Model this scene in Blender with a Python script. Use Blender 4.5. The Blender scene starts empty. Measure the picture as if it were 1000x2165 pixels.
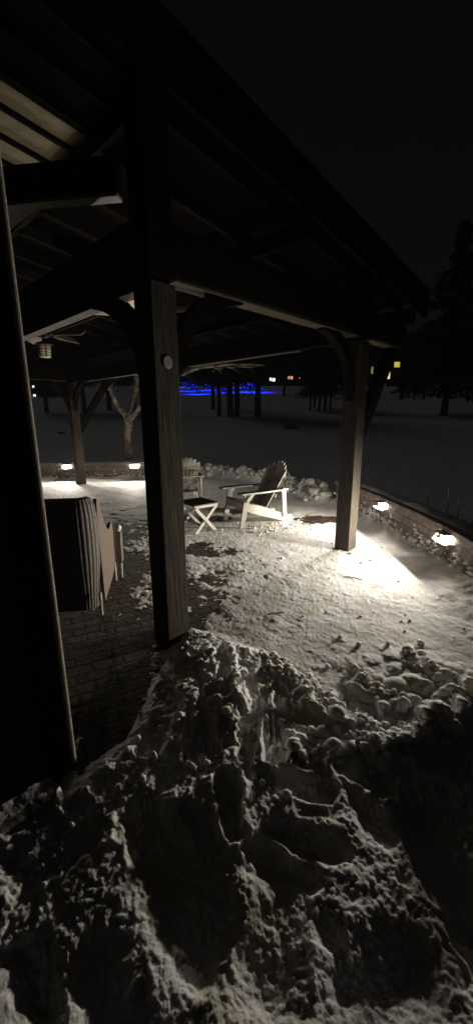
import bpy, bmesh, math, random
import numpy as np
from mathutils import Vector, Matrix
random.seed(5); RNG = np.random.default_rng(7)
S = bpy.context.scene
COL = S.collection

# ------------------------------------------------------------------ camera
F_PX, PITCH, ROLL, EYE = 823.0, 0.2387, 0.0059, 1.75
_c, _s = math.cos(ROLL), math.sin(ROLL)
def ray(x, y):
    a = (x-500)/F_PX; b = -(y-1082.5)/F_PX
    a2 = a*_c+b*_s; b2 = -a*_s+b*_c
    return Vector((a2, math.cos(PITCH)+b2*math.sin(PITCH), -math.sin(PITCH)+b2*math.cos(PITCH)))
def G(x, y, z=0.0):
    r = ray(x, y); t = (z-EYE)/r.z
    return Vector((r.x*t, r.y*t, z))
def atY(x, y, Y):
    r = ray(x, y); t = Y/r.y
    return Vector((r.x*t, Y, EYE+r.z*t))
cd = bpy.data.cameras.new('camera'); cam = bpy.data.objects.new('camera', cd); COL.objects.link(cam)
U_ = Vector((0, math.sin(PITCH), math.cos(PITCH))); F_ = Vector((0, math.cos(PITCH), -math.sin(PITCH))); X_ = Vector((1, 0, 0))
R_ = X_*_c-U_*_s; UP = X_*_s+U_*_c
M = Matrix.Identity(4)
for i in range(3):
    M[i][0] = R_[i]; M[i][1] = UP[i]; M[i][2] = -F_[i]
M[2][3] = EYE
cam.matrix_world = M
cd.sensor_fit = 'VERTICAL'; cd.sensor_height = 36; cd.sensor_width = 24; cd.lens = F_PX/2165*36
cd.clip_start = 0.02; cd.clip_end = 2000
S.camera = cam

# ------------------------------------------------------------------ night sky, soft cloud glow, exposure
w = bpy.data.worlds.new('World'); S.world = w; w.use_nodes = True
nt = w.node_tree; nt.nodes.clear()
out = nt.nodes.new('ShaderNodeOutputWorld'); bg = nt.nodes.new('ShaderNodeBackground')
tc = nt.nodes.new('ShaderNodeTexCoord'); sp = nt.nodes.new('ShaderNodeSeparateXYZ')
rmp = nt.nodes.new('ShaderNodeValToRGB'); nz = nt.nodes.new('ShaderNodeTexNoise'); mx = nt.nodes.new('ShaderNodeMixRGB')
nz.inputs['Scale'].default_value = 1.6; nz.inputs['Detail'].default_value = 3
e = rmp.color_ramp.elements
e[0].position = 0.0; e[0].color = (.0062, .0063, .0074, 1)
e[1].position = 1.0; e[1].color = (.0021, .0021, .0022, 1)
k = e.new(.35); k.color = (.0046, .0046, .0053, 1)
k = e.new(.65); k.color = (.0030, .0030, .0032, 1)
mx.blend_type = 'MULTIPLY'; mx.inputs[0].default_value = .35
nt.links.new(tc.outputs['Generated'], sp.inputs[0]); nt.links.new(sp.outputs['Z'], rmp.inputs[0])
nt.links.new(tc.outputs['Generated'], nz.inputs['Vector'])
nt.links.new(rmp.outputs[0], mx.inputs[1]); nt.links.new(nz.outputs['Fac'], mx.inputs[2])
nt.links.new(mx.outputs[0], bg.inputs[0]); nt.links.new(bg.outputs[0], out.inputs[0]); bg.inputs[1].default_value = .62
sd = bpy.data.lights.new('night_sky_light', 'SUN'); sd.energy = .056; sd.angle = math.radians(25); sd.color = (.93, .96, 1)
so = bpy.data.objects.new('night_sky_light', sd); COL.objects.link(so)
so.rotation_euler = Vector((-.72, .69, .95)).to_track_quat('Z', 'Y').to_euler()
S.view_settings.view_transform = 'Standard'; S.view_settings.look = 'None'
S.view_settings.exposure = 0; S.view_settings.gamma = 1; S.view_settings.use_curve_mapping = False
LAMP_W = 94.0; HAZE = .0008; BLUE = .15; LAMP_TILT = -12.0; LAMP_SPREAD = 178.0; LAMP_COL = (1.0, .91, .78)

# ------------------------------------------------------------------ materials
MATS = {}
def mat(name, col, rough=.8, emit=None, strength=0, noise=None, bump=0, bscale=30, spec=.3, coord='Object', stretch=None, metal=0):
    m = bpy.data.materials.new(name); m.use_nodes = True; t = m.node_tree; b = t.nodes['Principled BSDF']
    b.inputs['Base Color'].default_value = (*col, 1); b.inputs['Roughness'].default_value = rough
    b.inputs['Specular IOR Level'].default_value = spec; b.inputs['Metallic'].default_value = metal
    if emit: b.inputs['Emission Color'].default_value = (*emit, 1); b.inputs['Emission Strength'].default_value = strength
    if noise or bump:
        c = t.nodes.new('ShaderNodeTexCoord'); mp = t.nodes.new('ShaderNodeMapping'); t.links.new(c.outputs[coord], mp.inputs[0])
        if stretch: mp.inputs['Scale'].default_value = stretch
        n = t.nodes.new('ShaderNodeTexNoise'); n.inputs['Scale'].default_value = bscale; n.inputs['Detail'].default_value = 6; n.inputs['Roughness'].default_value = .65
        t.links.new(mp.outputs[0], n.inputs['Vector'])
        if noise:
            r = t.nodes.new('ShaderNodeValToRGB'); r.color_ramp.elements[0].position = .35; r.color_ramp.elements[1].position = .65
            r.color_ramp.elements[0].color = (*col, 1); r.color_ramp.elements[1].color = (*noise, 1)
            t.links.new(n.outputs['Fac'], r.inputs[0]); t.links.new(r.outputs[0], b.inputs['Base Color'])
        if bump:
            bp = t.nodes.new('ShaderNodeBump'); bp.inputs['Strength'].default_value = 1; bp.inputs['Distance'].default_value = bump
            t.links.new(n.outputs['Fac'], bp.inputs['Height']); t.links.new(bp.outputs[0], b.inputs['Normal'])
    MATS[name] = m; return m
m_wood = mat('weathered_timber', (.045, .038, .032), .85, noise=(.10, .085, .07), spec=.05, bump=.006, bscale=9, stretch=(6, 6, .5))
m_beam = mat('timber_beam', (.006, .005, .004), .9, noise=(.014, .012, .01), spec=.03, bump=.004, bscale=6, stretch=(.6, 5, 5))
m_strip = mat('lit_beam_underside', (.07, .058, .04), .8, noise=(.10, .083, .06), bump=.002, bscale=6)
m_ceil_lit = mat('lit_ceiling_boards', (.30, .26, .16), .8, noise=(.22, .19, .12), bump=.002, bscale=5, stretch=(.6, 6, 6))  # paler copy of the boards where the ceiling catches light
m_ceil_shade = mat('shaded_ceiling_boards', (.005, .004, .003), .9, noise=(.009, .007, .005), spec=.02, bump=.002, bscale=5, stretch=(.6, 6, 6))  # same boards with the ceiling's shade put into the colour
m_roof = mat('roof_shingle', (.008, .008, .009), .95, spec=.02)
m_white = mat('white_painted_wood', (.52, .50, .45), .6, noise=(.40, .375, .33), bump=.001, bscale=14, stretch=(1, 8, 8))
m_slat = mat('weathered_chair_wood', (.19, .175, .15), .75, noise=(.36, .33, .28), bump=.003, bscale=12, stretch=(1, 14, 1))
m_seat = mat('dark_chair_wood', (.16, .145, .12), .75, noise=(.10, .09, .08), bump=.002, bscale=10, stretch=(1, 8, 1))
m_wick = mat('brown_wicker', (.22, .17, .135), .7, noise=(.13, .10, .08), bump=.006, bscale=60)
m_wickb = mat('dark_wicker_back', (.20, .18, .16), .6, noise=(.12, .105, .095), bump=.006, bscale=60)
m_house = mat('dark_siding', (.006, .006, .006), .95, spec=.02)
m_trim = mat('corner_trim', (.55, .50, .42), .7, noise=(.40, .35, .28), bump=.003, bscale=25)
m_metal = mat('dark_metal', (.02, .02, .02), .5, metal=.6)
m_fan = mat('fan_blade', (.80, .66, .54), .6)
m_glass = mat('lantern_glass', (.72, .66, .5), .4)
m_plaque = mat('plaque_metal', (.42, .43, .40), .5, noise=(.30, .31, .29), bump=.002, bscale=60)
m_lens = mat('lamp_lens', (1, 1, 1), .4, emit=(1, .93, .80), strength=40)
m_leaf = mat('dark_needles', (.022, .03, .02), .9)
m_bark = mat('bark', (.04, .034, .03), .95, noise=(.07, .06, .05), bump=.01, bscale=12)
m_farhouse = mat('far_house_wall', (.05, .05, .05), .9)
m_win = mat('lit_window', (.9, .7, .2), .5, emit=(1, .72, .12), strength=.6)
m_winw = mat('bright_window', (1, .8, .5), .5, emit=(1, .78, .42), strength=1.1)
m_wino = mat('orange_window', (1, .6, .4), .5, emit=(1, .5, .28), strength=.9)
m_bulbw = mat('white_bulb', (1, 1, 1), .5, emit=(.95, .97, 1), strength=1.3)
m_bulbb = mat('blue_bulb', (.1, .2, 1), .5, emit=(.02, .05, 1), strength=2.2)
m_bulbl = mat('pale_blue_bulb', (.5, .6, 1), .5, emit=(.25, .4, 1), strength=2.0)
m_dead = mat('dry_leaf', (.22, .07, .02), .8)
m_twig = mat('dry_twig', (.05, .035, .025), .9)
m_stalk = mat('dry_grass_stalk', (.35, .30, .22), .9)
m_rock = mat('dark_rock', (.05, .045, .04), .95, noise=(.09, .08, .07), bump=.02, bscale=8)

def snow_mat(name, patchy=True):
    m = bpy.data.materials.new(name); m.use_nodes = True; t = m.node_tree; b = t.nodes['Principled BSDF']
    c = t.nodes.new('ShaderNodeTexCoord')
    n1 = t.nodes.new('ShaderNodeTexNoise'); n1.inputs['Scale'].default_value = 55; n1.inputs['Detail'].default_value = 5; n1.inputs['Roughness'].default_value = .7
    n2 = t.nodes.new('ShaderNodeTexNoise'); n2.inputs['Scale'].default_value = 4; n2.inputs['Detail'].default_value = 6
    t.links.new(c.outputs['Object'], n1.inputs['Vector']); t.links.new(c.outputs['Object'], n2.inputs['Vector'])
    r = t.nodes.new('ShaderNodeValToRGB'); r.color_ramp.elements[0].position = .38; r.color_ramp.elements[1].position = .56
    r.color_ramp.elements[0].color = (.68, .65, .57, 1); r.color_ramp.elements[1].color = (.84, .83, .83, 1)  # yellowish patches spread at random
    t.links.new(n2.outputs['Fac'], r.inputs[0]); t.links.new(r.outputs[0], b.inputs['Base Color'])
    bp = t.nodes.new('ShaderNodeBump'); bp.inputs['Distance'].default_value = .006
    t.links.new(n1.outputs['Fac'], bp.inputs['Height']); t.links.new(bp.outputs[0], b.inputs['Normal'])
    b.inputs['Roughness'].default_value = .75; b.inputs['Specular IOR Level'].default_value = .15
    b.inputs['Subsurface Weight'].default_value = .6; b.inputs['Subsurface Radius'].default_value = (.9, .95, 1.0); b.inputs['Subsurface Scale'].default_value = .012
    return m
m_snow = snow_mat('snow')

def brick_mat(name, c1, c2, mortar, bw, bh, rot=0, coord='Object', ms=.012, bumpd=.006, noise=.5):
    m = bpy.data.materials.new(name); m.use_nodes = True; t = m.node_tree; b = t.nodes['Principled BSDF']
    c = t.nodes.new('ShaderNodeTexCoord'); mp = t.nodes.new('ShaderNodeMapping'); mp.inputs['Rotation'].default_value[2] = rot
    br = t.nodes.new('ShaderNodeTexBrick'); br.inputs['Scale'].default_value = 1
    br.inputs['Brick Width'].default_value = bw; br.inputs['Row Height'].default_value = bh; br.inputs['Mortar Size'].default_value = ms
    br.inputs['Mortar Smooth'].default_value = .3
    br.inputs['Color1'].default_value = (*c1, 1); br.inputs['Color2'].default_value = (*c2, 1); br.inputs['Mortar'].default_value = (*mortar, 1)
    n = t.nodes.new('ShaderNodeTexNoise'); n.inputs['Scale'].default_value = 9; n.inputs['Detail'].default_value = 8; n.inputs['Roughness'].default_value = .7
    nd = t.nodes.new('ShaderNodeMixRGB'); nd.blend_type = 'ADD'; nd.inputs[0].default_value = .03
    t.links.new(c.outputs[coord], mp.inputs[0]); t.links.new(c.outputs[coord], n.inputs['Vector'])
    t.links.new(mp.outputs[0], nd.inputs[1]); t.links.new(n.outputs['Color'], nd.inputs[2]); t.links.new(nd.outputs[0], br.inputs['Vector'])
    r = t.nodes.new('ShaderNodeValToRGB'); r.color_ramp.elements[0].position = .3; r.color_ramp.elements[1].position = .7
    r.color_ramp.elements[0].color = (1-noise, 1-noise, 1-noise, 1); r.color_ramp.elements[1].color = (1.25, 1.25, 1.25, 1)
    t.links.new(n.outputs['Fac'], r.inputs[0])
    mm = t.nodes.new('ShaderNodeMixRGB'); mm.blend_type = 'MULTIPLY'; mm.inputs[0].default_value = 1
    t.links.new(br.outputs['Color'], mm.inputs[1]); t.links.new(r.outputs[0], mm.inputs[2]); t.links.new(mm.outputs[0], b.inputs['Base Color'])
    inv = t.nodes.new('ShaderNodeMath'); inv.operation = 'MULTIPLY_ADD'; inv.inputs[1].default_value = -1.0
    t.links.new(br.outputs['Fac'], inv.inputs[0]); t.links.new(n.outputs['Fac'], inv.inputs[2])
    bp = t.nodes.new('ShaderNodeBump'); bp.inputs['Distance'].default_value = bumpd
    t.links.new(inv.outputs[0], bp.inputs['Height']); t.links.new(bp.outputs[0], b.inputs['Normal'])
    b.inputs['Roughness'].default_value = .85; b.inputs['Specular IOR Level'].default_value = .2
    return m

# ------------------------------------------------------------------ helpers
def tag(o, label=None, cat=None, group=None, kind=None):
    if label: o['label'] = label
    if cat: o['category'] = cat
    if group: o['group'] = group
    if kind: o['kind'] = kind
    return o
def empty(name, loc=(0, 0, 0), rz=0):
    o = bpy.data.objects.new(name, None); COL.objects.link(o); o.location = loc; o.rotation_euler = (0, 0, rz); o.empty_display_size = .2
    return o
class MB:
    def __init__(s): s.bm = bmesh.new()
    def box(s, c, size, rot=None, bev=0):
        r = bmesh.ops.create_cube(s.bm, size=1)
        vs = r['verts']; mt = Matrix.Translation(Vector(c)) @ (rot.to_4x4() if rot else Matrix.Identity(4)) @ Matrix.Diagonal((*size, 1))
        bmesh.ops.transform(s.bm, matrix=mt, verts=vs)
        if bev:
            es = list({e for v in vs for e in v.link_edges}); bmesh.ops.bevel(s.bm, geom=es, offset=bev, segments=2, affect='EDGES', profile=.6)
        return s
    def beam(s, a, b, w_, h, bev=.006, up=(0, 0, 1)):
        a = Vector(a); b = Vector(b); d = (b-a); L = d.length; x = d.normalized(); y = Vector(up).cross(x).normalized(); z = x.cross(y)
        R = Matrix((x, y, z)).transposed()
        return s.box((a+b)/2, (L, w_, h), R, bev)
    def prism(s, pts, thick, frame):
        """pts 2-D outline; frame(u, v, w) -> 3-D point; extruded over w in +-thick/2"""
        a = [s.bm.verts.new(frame(p[0], p[1], -thick/2)) for p in pts]; b = [s.bm.verts.new(frame(p[0], p[1], thick/2)) for p in pts]
        n = len(pts); s.bm.faces.new(a[::-1]); s.bm.faces.new(b)
        for i in range(n): s.bm.faces.new((a[i], a[(i+1) % n], b[(i+1) % n], b[i]))
        return s
    def tube(s, pts, rad, n=8):
        pts = [Vector(p) for p in pts]; rings = []
        if not hasattr(rad, '__len__'): rad = [rad]*len(pts)
        for i, p in enumerate(pts):
            d = (pts[min(i+1, len(pts)-1)]-pts[max(i-1, 0)]).normalized()
            q = d.cross(Vector((.31, .22, 1)) if abs(d.z) < .9 else Vector((1, .1, 0))).normalized(); r2 = d.cross(q)
            rings.append([s.bm.verts.new(p+(q*math.cos(2*math.pi*k/n)+r2*math.sin(2*math.pi*k/n))*rad[i]) for k in range(n)])
        for i in range(len(rings)-1):
            for k in range(n): s.bm.faces.new((rings[i][k], rings[i][(k+1) % n], rings[i+1][(k+1) % n], rings[i+1][k]))
        s.bm.faces.new(rings[0][::-1]); s.bm.faces.new(rings[-1]); return s
    def build(s, name, m, parent=None, smooth=False):
        bmesh.ops.recalc_face_normals(s.bm, faces=s.bm.faces[:])
        me = bpy.data.meshes.new(name); s.bm.to_mesh(me); s.bm.free()
        if m: me.materials.append(m)
        if smooth:
            me.polygons.foreach_set('use_smooth', [True]*len(me.polygons))
        o = bpy.data.objects.new(name, me); COL.objects.link(o)
        if parent: o.parent = parent
        return o
def kids(o): return [c for c in bpy.data.objects if c.parent == o]
def copy_tree(o, parent=None):
    c = o.copy(); COL.objects.link(c)
    if parent: c.parent = parent
    for ch in kids(o): copy_tree(ch, c)
    return c

# ------------------------------------------------------------------ key points
P1 = G(363, 1359)+Vector((-.022, .143, 0)); P2 = G(729, 1169)+Vector((.036, .14, 0))
ang = math.radians(46.2)
u = Vector((math.cos(ang), math.sin(ang), 0)); v = Vector((-u.y, u.x, 0))
L12 = (P2-P1).length; u = (P2-P1).normalized(); v = Vector((-u.y, u.x, 0)); LV = 7.98
P3 = G(163, 1027)+Vector((-.05, .13, 0)); print('axis', math.degrees(math.atan2(u.y, u.x)), 'P3 rel', (P3-P2).dot(u), (P3-P2).dot(v)); P3 = P2+v*(P3-P2).dot(v); LV = (P3-P2).length; P4 = P1+v*LV; P5 = P2+v*LV/2; P6 = P1+v*LV/2
def uv(s_, v_, z=0): return P1+u*s_+v*v_+Vector((0, 0, z))
Ruv = Matrix((u, v, Vector((0, 0, 1)))).transposed()

# ------------------------------------------------------------------ numpy noise
def vnoise(x, y, seed=0):
    xi = np.floor(x).astype(np.int64); yi = np.floor(y).astype(np.int64); fx = x-xi; fy = y-yi
    fx = fx*fx*fx*(fx*(fx*6-15)+10); fy = fy*fy*fy*(fy*(fy*6-15)+10)
    def h(a, b):
        n = (a*374761393+b*668265263+seed*974634777) & 0xffffffff
        n = ((n ^ (n >> 13))*1274126177) & 0xffffffff
        return ((n ^ (n >> 16)) & 0xffff)/65535.
    return (h(xi, yi)*(1-fx)+h(xi+1, yi)*fx)*(1-fy)+(h(xi, yi+1)*(1-fx)+h(xi+1, yi+1)*fx)*fy
def fbm(x, y, sc, oct=4, seed=0, gain=.5):
    r = 0; a = 1; t = 0; f = 1/sc; c, s_ = math.cos(.6), math.sin(.6)
    for i in range(oct):
        r = r+a*(vnoise(x*f, y*f, seed+i)-.5); t += a; a *= gain; f *= 2.03; x, y = x*c-y*s_, x*s_+y*c
    return r/t*2
def clumps(x, y, sc, seed=0, dens=.7):
    """rounded lumps, height 0..1"""
    xs = x/sc; ys = y/sc; xi = np.floor(xs).astype(np.int64); yi = np.floor(ys).astype(np.int64); best = np.zeros_like(xs)
    def h(a, b, k):
        n = (a*374761393+b*668265263+(seed*7+k)*974634777) & 0xffffffff
        n = ((n ^ (n >> 13))*1274126177) & 0xffffffff
        return ((n ^ (n >> 16)) & 0xffff)/65535.
    for dx in (-1, 0, 1):
        for dy in (-1, 0, 1):
            a = xi+dx; b = yi+dy; px = a+h(a, b, 1); py = b+h(a, b, 2); r = .25+.55*h(a, b, 3); r = np.where(h(a, b, 4) < dens, r, 0.01)
            d2 = (xs-px)**2+(ys-py)**2
            best = np.maximum(best, np.sqrt(np.maximum(0, r*r-d2)))
    return best
def sstep(a, b, x):
    t = np.clip((x-a)/(b-a), 0, 1); return t*t*(3-2*t)
def poly_dist(x, y, pts, closed=False):
    d = np.full(x.shape, 1e9); n = len(pts)
    for i in range(n if closed else n-1):
        ax, ay = pts[i][:2]; bx, by = pts[(i+1) % n][:2]; dx, dy = bx-ax, by-ay
        t = np.clip(((x-ax)*dx+(y-ay)*dy)/(dx*dx+dy*dy+1e-12), 0, 1)
        d = np.minimum(d, np.hypot(x-ax-t*dx, y-ay-t*dy))
    return d
def inside(x, y, pts):
    r = np.zeros(x.shape, bool); n = len(pts)
    for i in range(n):
        ax, ay = pts[i][:2]; bx, by = pts[(i+1) % n][:2]
        c = ((ay > y) != (by > y)) & (x < (bx-ax)*(y-ay)/(by-ay+1e-12)+ax); r ^= c
    return r

# ------------------------------------------------------------------ ground shape
WALL_R = [(2.02, 7.75), (2.17, 7.2), (2.28, 6.5), (2.37, 5.7), (2.43, 4.9), (2.45, 4.2), (2.40, 3.5), (2.28, 2.85), (2.10, 2.3)]     # patio face of the right seat wall
WALL_L = [(-9.0, 10.9), (-7.0, 11.15), (-5.0, 11.32), (-3.3, 11.4), (-2.2, 11.5), (-1.5, 11.6)]
HEAP = [(-1.6, 11.8), (-.6, 11.9), (.4, 11.3), (1.1, 10.3), (1.65, 9.2), (1.95, 8.2)]
PATIO = WALL_R[::-1]+HEAP[::-1]+WALL_L[::-1]+[(-14, 10), (-14, -8), (6, -8), (6, 1.2), (2.6, 1.6)]
def lawn_h(y):
    yy = np.minimum(y, 150.)
    return .16+np.where(yy > 14, .1*(yy-14), 0)+np.where(yy > 8, .012*(np.minimum(yy, 14)-8), 0)
DEEP = [G(*p)[:2] for p in [(402, 1322), (470, 1345), (560, 1385), (640, 1440), (705, 1500), (770, 1560), (860, 1570), (905, 1520), (1000, 1478), (1130, 1440)]]+[(2.6, 2.3), (4, 1.5), (4, -4), (-3, -4), (-3, .8)]+[G(*p)[:2] for p in [(60, 1740), (150, 1655), (200, 1612), (265, 1560), (300, 1490), (345, 1410)]]
# foot-trodden pits: px0, py0, px1, py1, half width (m), depth (m)
PITS = [(385, 1402, 415, 1392, .045, .07), (468, 1378, 470, 1420, .05, .09), (452, 1452, 480, 1462, .05, .07), (520, 1440, 560, 1415, .05, .08),
        (590, 1425, 600, 1455, .045, .07), (640, 1505, 745, 1560, .085, .13), (610, 1480, 650, 1500, .05, .08), (425, 1530, 408, 1590, .05, .09),
        (455, 1600, 440, 1545, .035, .06), (500, 1490, 520, 1520, .045, .07), (528, 1540, 520, 1600, .04, .08), (585, 1500, 592, 1600, .05, .11),
        (560, 1520, 566, 1600, .025, .06), (315, 1565, 330, 1530, .07, .08), (345, 1440, 360, 1475, .05, .05), (480, 1640, 500, 1760, .05, .09),
        (620, 1655, 690, 1665, .07, .10), (740, 1600, 800, 1640, .09, .10), (900, 1580, 1000, 1600, .12, .12), (600, 1760, 700, 1790, .07, .12),
        (165, 1700, 160, 1720, .05, .10), (290, 1740, 275, 1720, .05, .09), (330, 1760, 420, 1990, .13, .12), (400, 1720, 450, 1800, .06, .07),
        (560, 1830, 640, 1860, .09, .13), (600, 1900, 560, 2080, .12, .12), (780, 1700, 800, 1760, .07, .06), (900, 1740, 960, 1860, .12, .15),
        (990, 1950, 1010, 2060, .08, .12), (60, 2010, 80, 2120, .08, .10), (200, 2050, 230, 2165, .09, .09), (840, 2050, 760, 2140, .12, .09),
        (20, 1800, 60, 1860, .05, .06), (700, 1960, 720, 2040, .07, .06), (1060, 1700, 1100, 1780, .1, .1), (860, 1640, 880, 1690, .05, .05)]
RIDGES = [(560, 1388, 640, 1445, .03, .025), (640, 1445, 710, 1508, .035, .06),
          (710, 1508, 775, 1560, .04, .07), (775, 1560, 860, 1572, .05, .07), (860, 1572, 910, 1520, .05, .07), (910, 1515, 1000, 1480, .06, .12), (1000, 1480, 1120, 1440, .07, .12),
          (495, 1520, 502, 1460, .02, .07), (548, 1520, 545, 1640, .016, .07), (575, 1455, 590, 1540, .018, .07), (600, 1560, 640, 1640, .02, .06), (412, 1500, 398, 1600, .02, .07),
          (520, 1660, 545, 1700, .02, .05), (570, 1750, 640, 1745, .015, .05), (640, 1745, 725, 1728, .018, .08), (650, 1930, 690, 1850, .018, .08), (690, 1850, 725, 1815, .015, .07),
          (830, 1870, 880, 1915, .015, .07), (880, 1915, 940, 1925, .015, .08), (940, 1925, 1000, 2080, .015, .09), (125, 1655, 128, 1710, .014, .08), (128, 1710, 150, 1738, .014, .07),
          (235, 1735, 250, 1765, .012, .06), (250, 1765, 275, 1760, .012, .06), (272, 1770, 262, 1830, .012, .05), (285, 1562, 305, 1570, .014, .06), (305, 1570, 330, 1597, .014, .06), (205, 1618, 285, 1562, .02, .04),
          (740, 1425, 830, 1500, .022, .035), (860, 1385, 930, 1450, .02, .02), (770, 1600, 900, 1600, .03, .04), (495, 1800, 530, 1830, .015, .05), (480, 2000, 490, 2070, .014, .04), (100, 1980, 90, 2080, .014, .05)]
BARE = [(255, 1190, .55, 1.0), (215, 1330, .5, 1.0), (160, 1450, .45, 1.0), (300, 1330, .4, 1.), (240, 1480, .3, .9), (440, 1160, .45, .75), (410, 1240, .35, .6), (300, 1120, .7, .6), (180, 1140, .9, 1.), (440, 1100, .5, .5), (670, 1100, .5, .62),
        (425, 1290, .2, .5), (100, 1300, 1.2, 1.), (60, 1180, 1.6, 1.)]
def snow_h(x, y):
    ins = inside(x, y, PATIO); dp = poly_dist(x, y, PATIO, True); sd = np.where(ins, dp, -dp)
    z = np.zeros_like(x)
    # thin swept layer on the patio
    bare = np.zeros_like(x); bx_ = x+.55*fbm(x, y, .9, 5, 18, .6); by_ = y+.55*fbm(x, y, .9, 5, 19, .6)
    for px, py, r, a in BARE:
        g_ = G(px, py); bare = np.maximum(bare, a*np.exp(-((bx_-g_.x)**2+(by_-g_.y)**2)/r**2))
    bare = np.clip(bare*1.15+bare*1.2*fbm(x, y, .28, 5, 17, .65), 0, 1.1)
    thin = .012+.012*fbm(x, y, 1.1, 2, 3)+.004*fbm(x, y, .22, 3, 9)-.024*bare+.007*np.clip(1.3-np.abs(bare-.55)*2.4, 0, 1)*fbm(x, y, .06, 4, 35, .6)
    st = fbm(x*u.x+y*u.y, (-x*u.y+y*u.x)*.32, .10, 3, 21)         # shovel streaks
    thin = thin+.0028*st+.0022*fbm(x, y, .05, 3, 33)+.0018*fbm(x, y, .02, 2, 34)
    thin = thin+.010*clumps(x, y, .13, 4, .08)*sstep(-.01, .02, thin)+.005*clumps(x, y, .04, 14, .12)*sstep(-.004, .01, thin)
    thin = thin+.012*np.exp(-((np.hypot(x-P2.x-.05, y-P2.y+.05))/.28)**2)
    # snow building up at foot of the walls
    dw = np.minimum(poly_dist(x, y, WALL_R), poly_dist(x, y, WALL_L))
    thin = thin+np.exp(-(dw/.12)**2)*(.06+.05*fbm(x, y, .12, 3, 5))+.05*np.exp(-(dw/.35)**2)*(.5+fbm(x, y, .3, 3, 15))
    z = np.maximum(thin, -.03)
    # shovelled heap on the lawn side
    dh = poly_dist(x, y, HEAP)
    hh = np.exp(-(dh/.30)**2)*(.20+.10*fbm(x, y, .8, 2, 8)); hm = sstep(.05, .6, hh/.25)
    z = z+hh+hm*(.12*clumps(x, y, .2, 41, .8)+.07*clumps(x, y, .11, 42, .8))
    # lawn
    L = lawn_h(y)+.03*fbm(x, y, 3., 3, 50)+.02*fbm(x, y, .6, 3, 51)
    z = np.where(sd < 0, np.maximum(z*np.exp(-np.maximum(-sd-.2, 0)/.4), 0)*0+np.maximum(z, L*sstep(0, .35, -sd)), z)
    k_ = np.hypot(x, y) < 6.5
    if k_.any(): z[k_] = foreground(x[k_], y[k_], z[k_])
    return z
def foreground(x, y, z):
    """deep trodden snow in the foreground"""
    di = inside(x, y, DEEP); dd = poly_dist(x, y, DEEP, True); sg = np.where(di, dd, -dd)+.03*fbm(x, y, .25, 3, 60)
    m = sstep(-.03, .10, sg)
    near = sstep(3.2, 1.2, np.hypot(x, y))
    lowz = 1-.55*sstep(1.7, 1.2, np.hypot(x, y))
    deep = .028+.075*np.clip(dd, 0, 1.5)-.045*sstep(1.2, 1.8, dd)+lowz*(.012*fbm(x, y, .7, 3, 61)+.020*fbm(x, y, .18, 4, 62, .5))+lowz*.010*clumps(x, y, .045, 161, .35)+.010*lowz*fbm(x, y, .06, 3, 63, .5)
    rub = sstep(-.25, .25, fbm(x, y, .45, 2, 64))
    deep = deep+rub*lowz*(1-.6*np.exp(-((x+.02)/.28)**4))*(.022*clumps(x, y, .06, 65, .55)+.012*clumps(x, y, .028, 66, .5))+.005*fbm(x, y, .016, 2, 67)
    # narrow dragged furrows running towards the camera by the near post
    fx = fbm(x+.05*fbm(x, y, .2, 2, 68), y*.22, .11, 3, 69); reg = np.exp(-(((x-.0)/.45)**2+((y-2.2)/.55)**2)**2)
    deep = deep+reg*.08*fx
    pit = np.zeros_like(x); rim = np.zeros_like(x)
    wx = x+.04*fbm(x, y, .12, 3, 70, .5); wy = y+.04*fbm(x, y, .12, 3, 71, .5)
    for a, b, c, d, r, dep in PITS:
        A = G(a, b, .08); B = G(c, d, .08)
        q = poly_dist(wx, wy, [A[:2], B[:2]])/(r*(1.0 if b < 1650 else .75))
        k2 = (dep*.78, .4, 1.25) if b < 1660 else (dep*.42, .1, 1.9)
        pit = np.maximum(pit, k2[0]*(1-sstep(k2[1], k2[2], q))); rim = np.maximum(rim, (dep*.10 if b < 1660 else 0)*np.exp(-((q-1.35)/.3)**2))
    deep = np.maximum(deep+rim-pit, .025+.03*fbm(x, y, .10, 4, 77)+.01*clumps(x, y, .03, 78, .5))
    rg = np.zeros_like(x)
    for a, b, c, d, r, hgt in RIDGES:
        A = G(a, b, .1); B = G(c, d, .1)
        q = poly_dist(wx, wy, [A[:2], B[:2]])/r
        rg = np.maximum(rg, (hgt if b < 1660 else hgt*.4)*np.exp(-q**2)*np.clip(.6+1.3*fbm(x, y, .10, 4, 80), 0, 1.5))
    z = z*(1-m)+m*deep+rg*.7
    # lumps tumbling down the shovelled edge
    edge = np.exp(-(np.abs(sg)/.12)**2)*sstep(.3, 1.1, x+.3*fbm(x, y, .3, 2, 2))
    z = z+edge*(.035*clumps(x, y, .07, 90, .7)+.025*clumps(x, y, .04, 91, .7))
    br = G(950, 1500); eb = np.exp(-((x-br.x)**2+(y-br.y)**2)/.16)
    return z+eb*(.10*clumps(x, y, .11, 94, .8)+.03)
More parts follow.
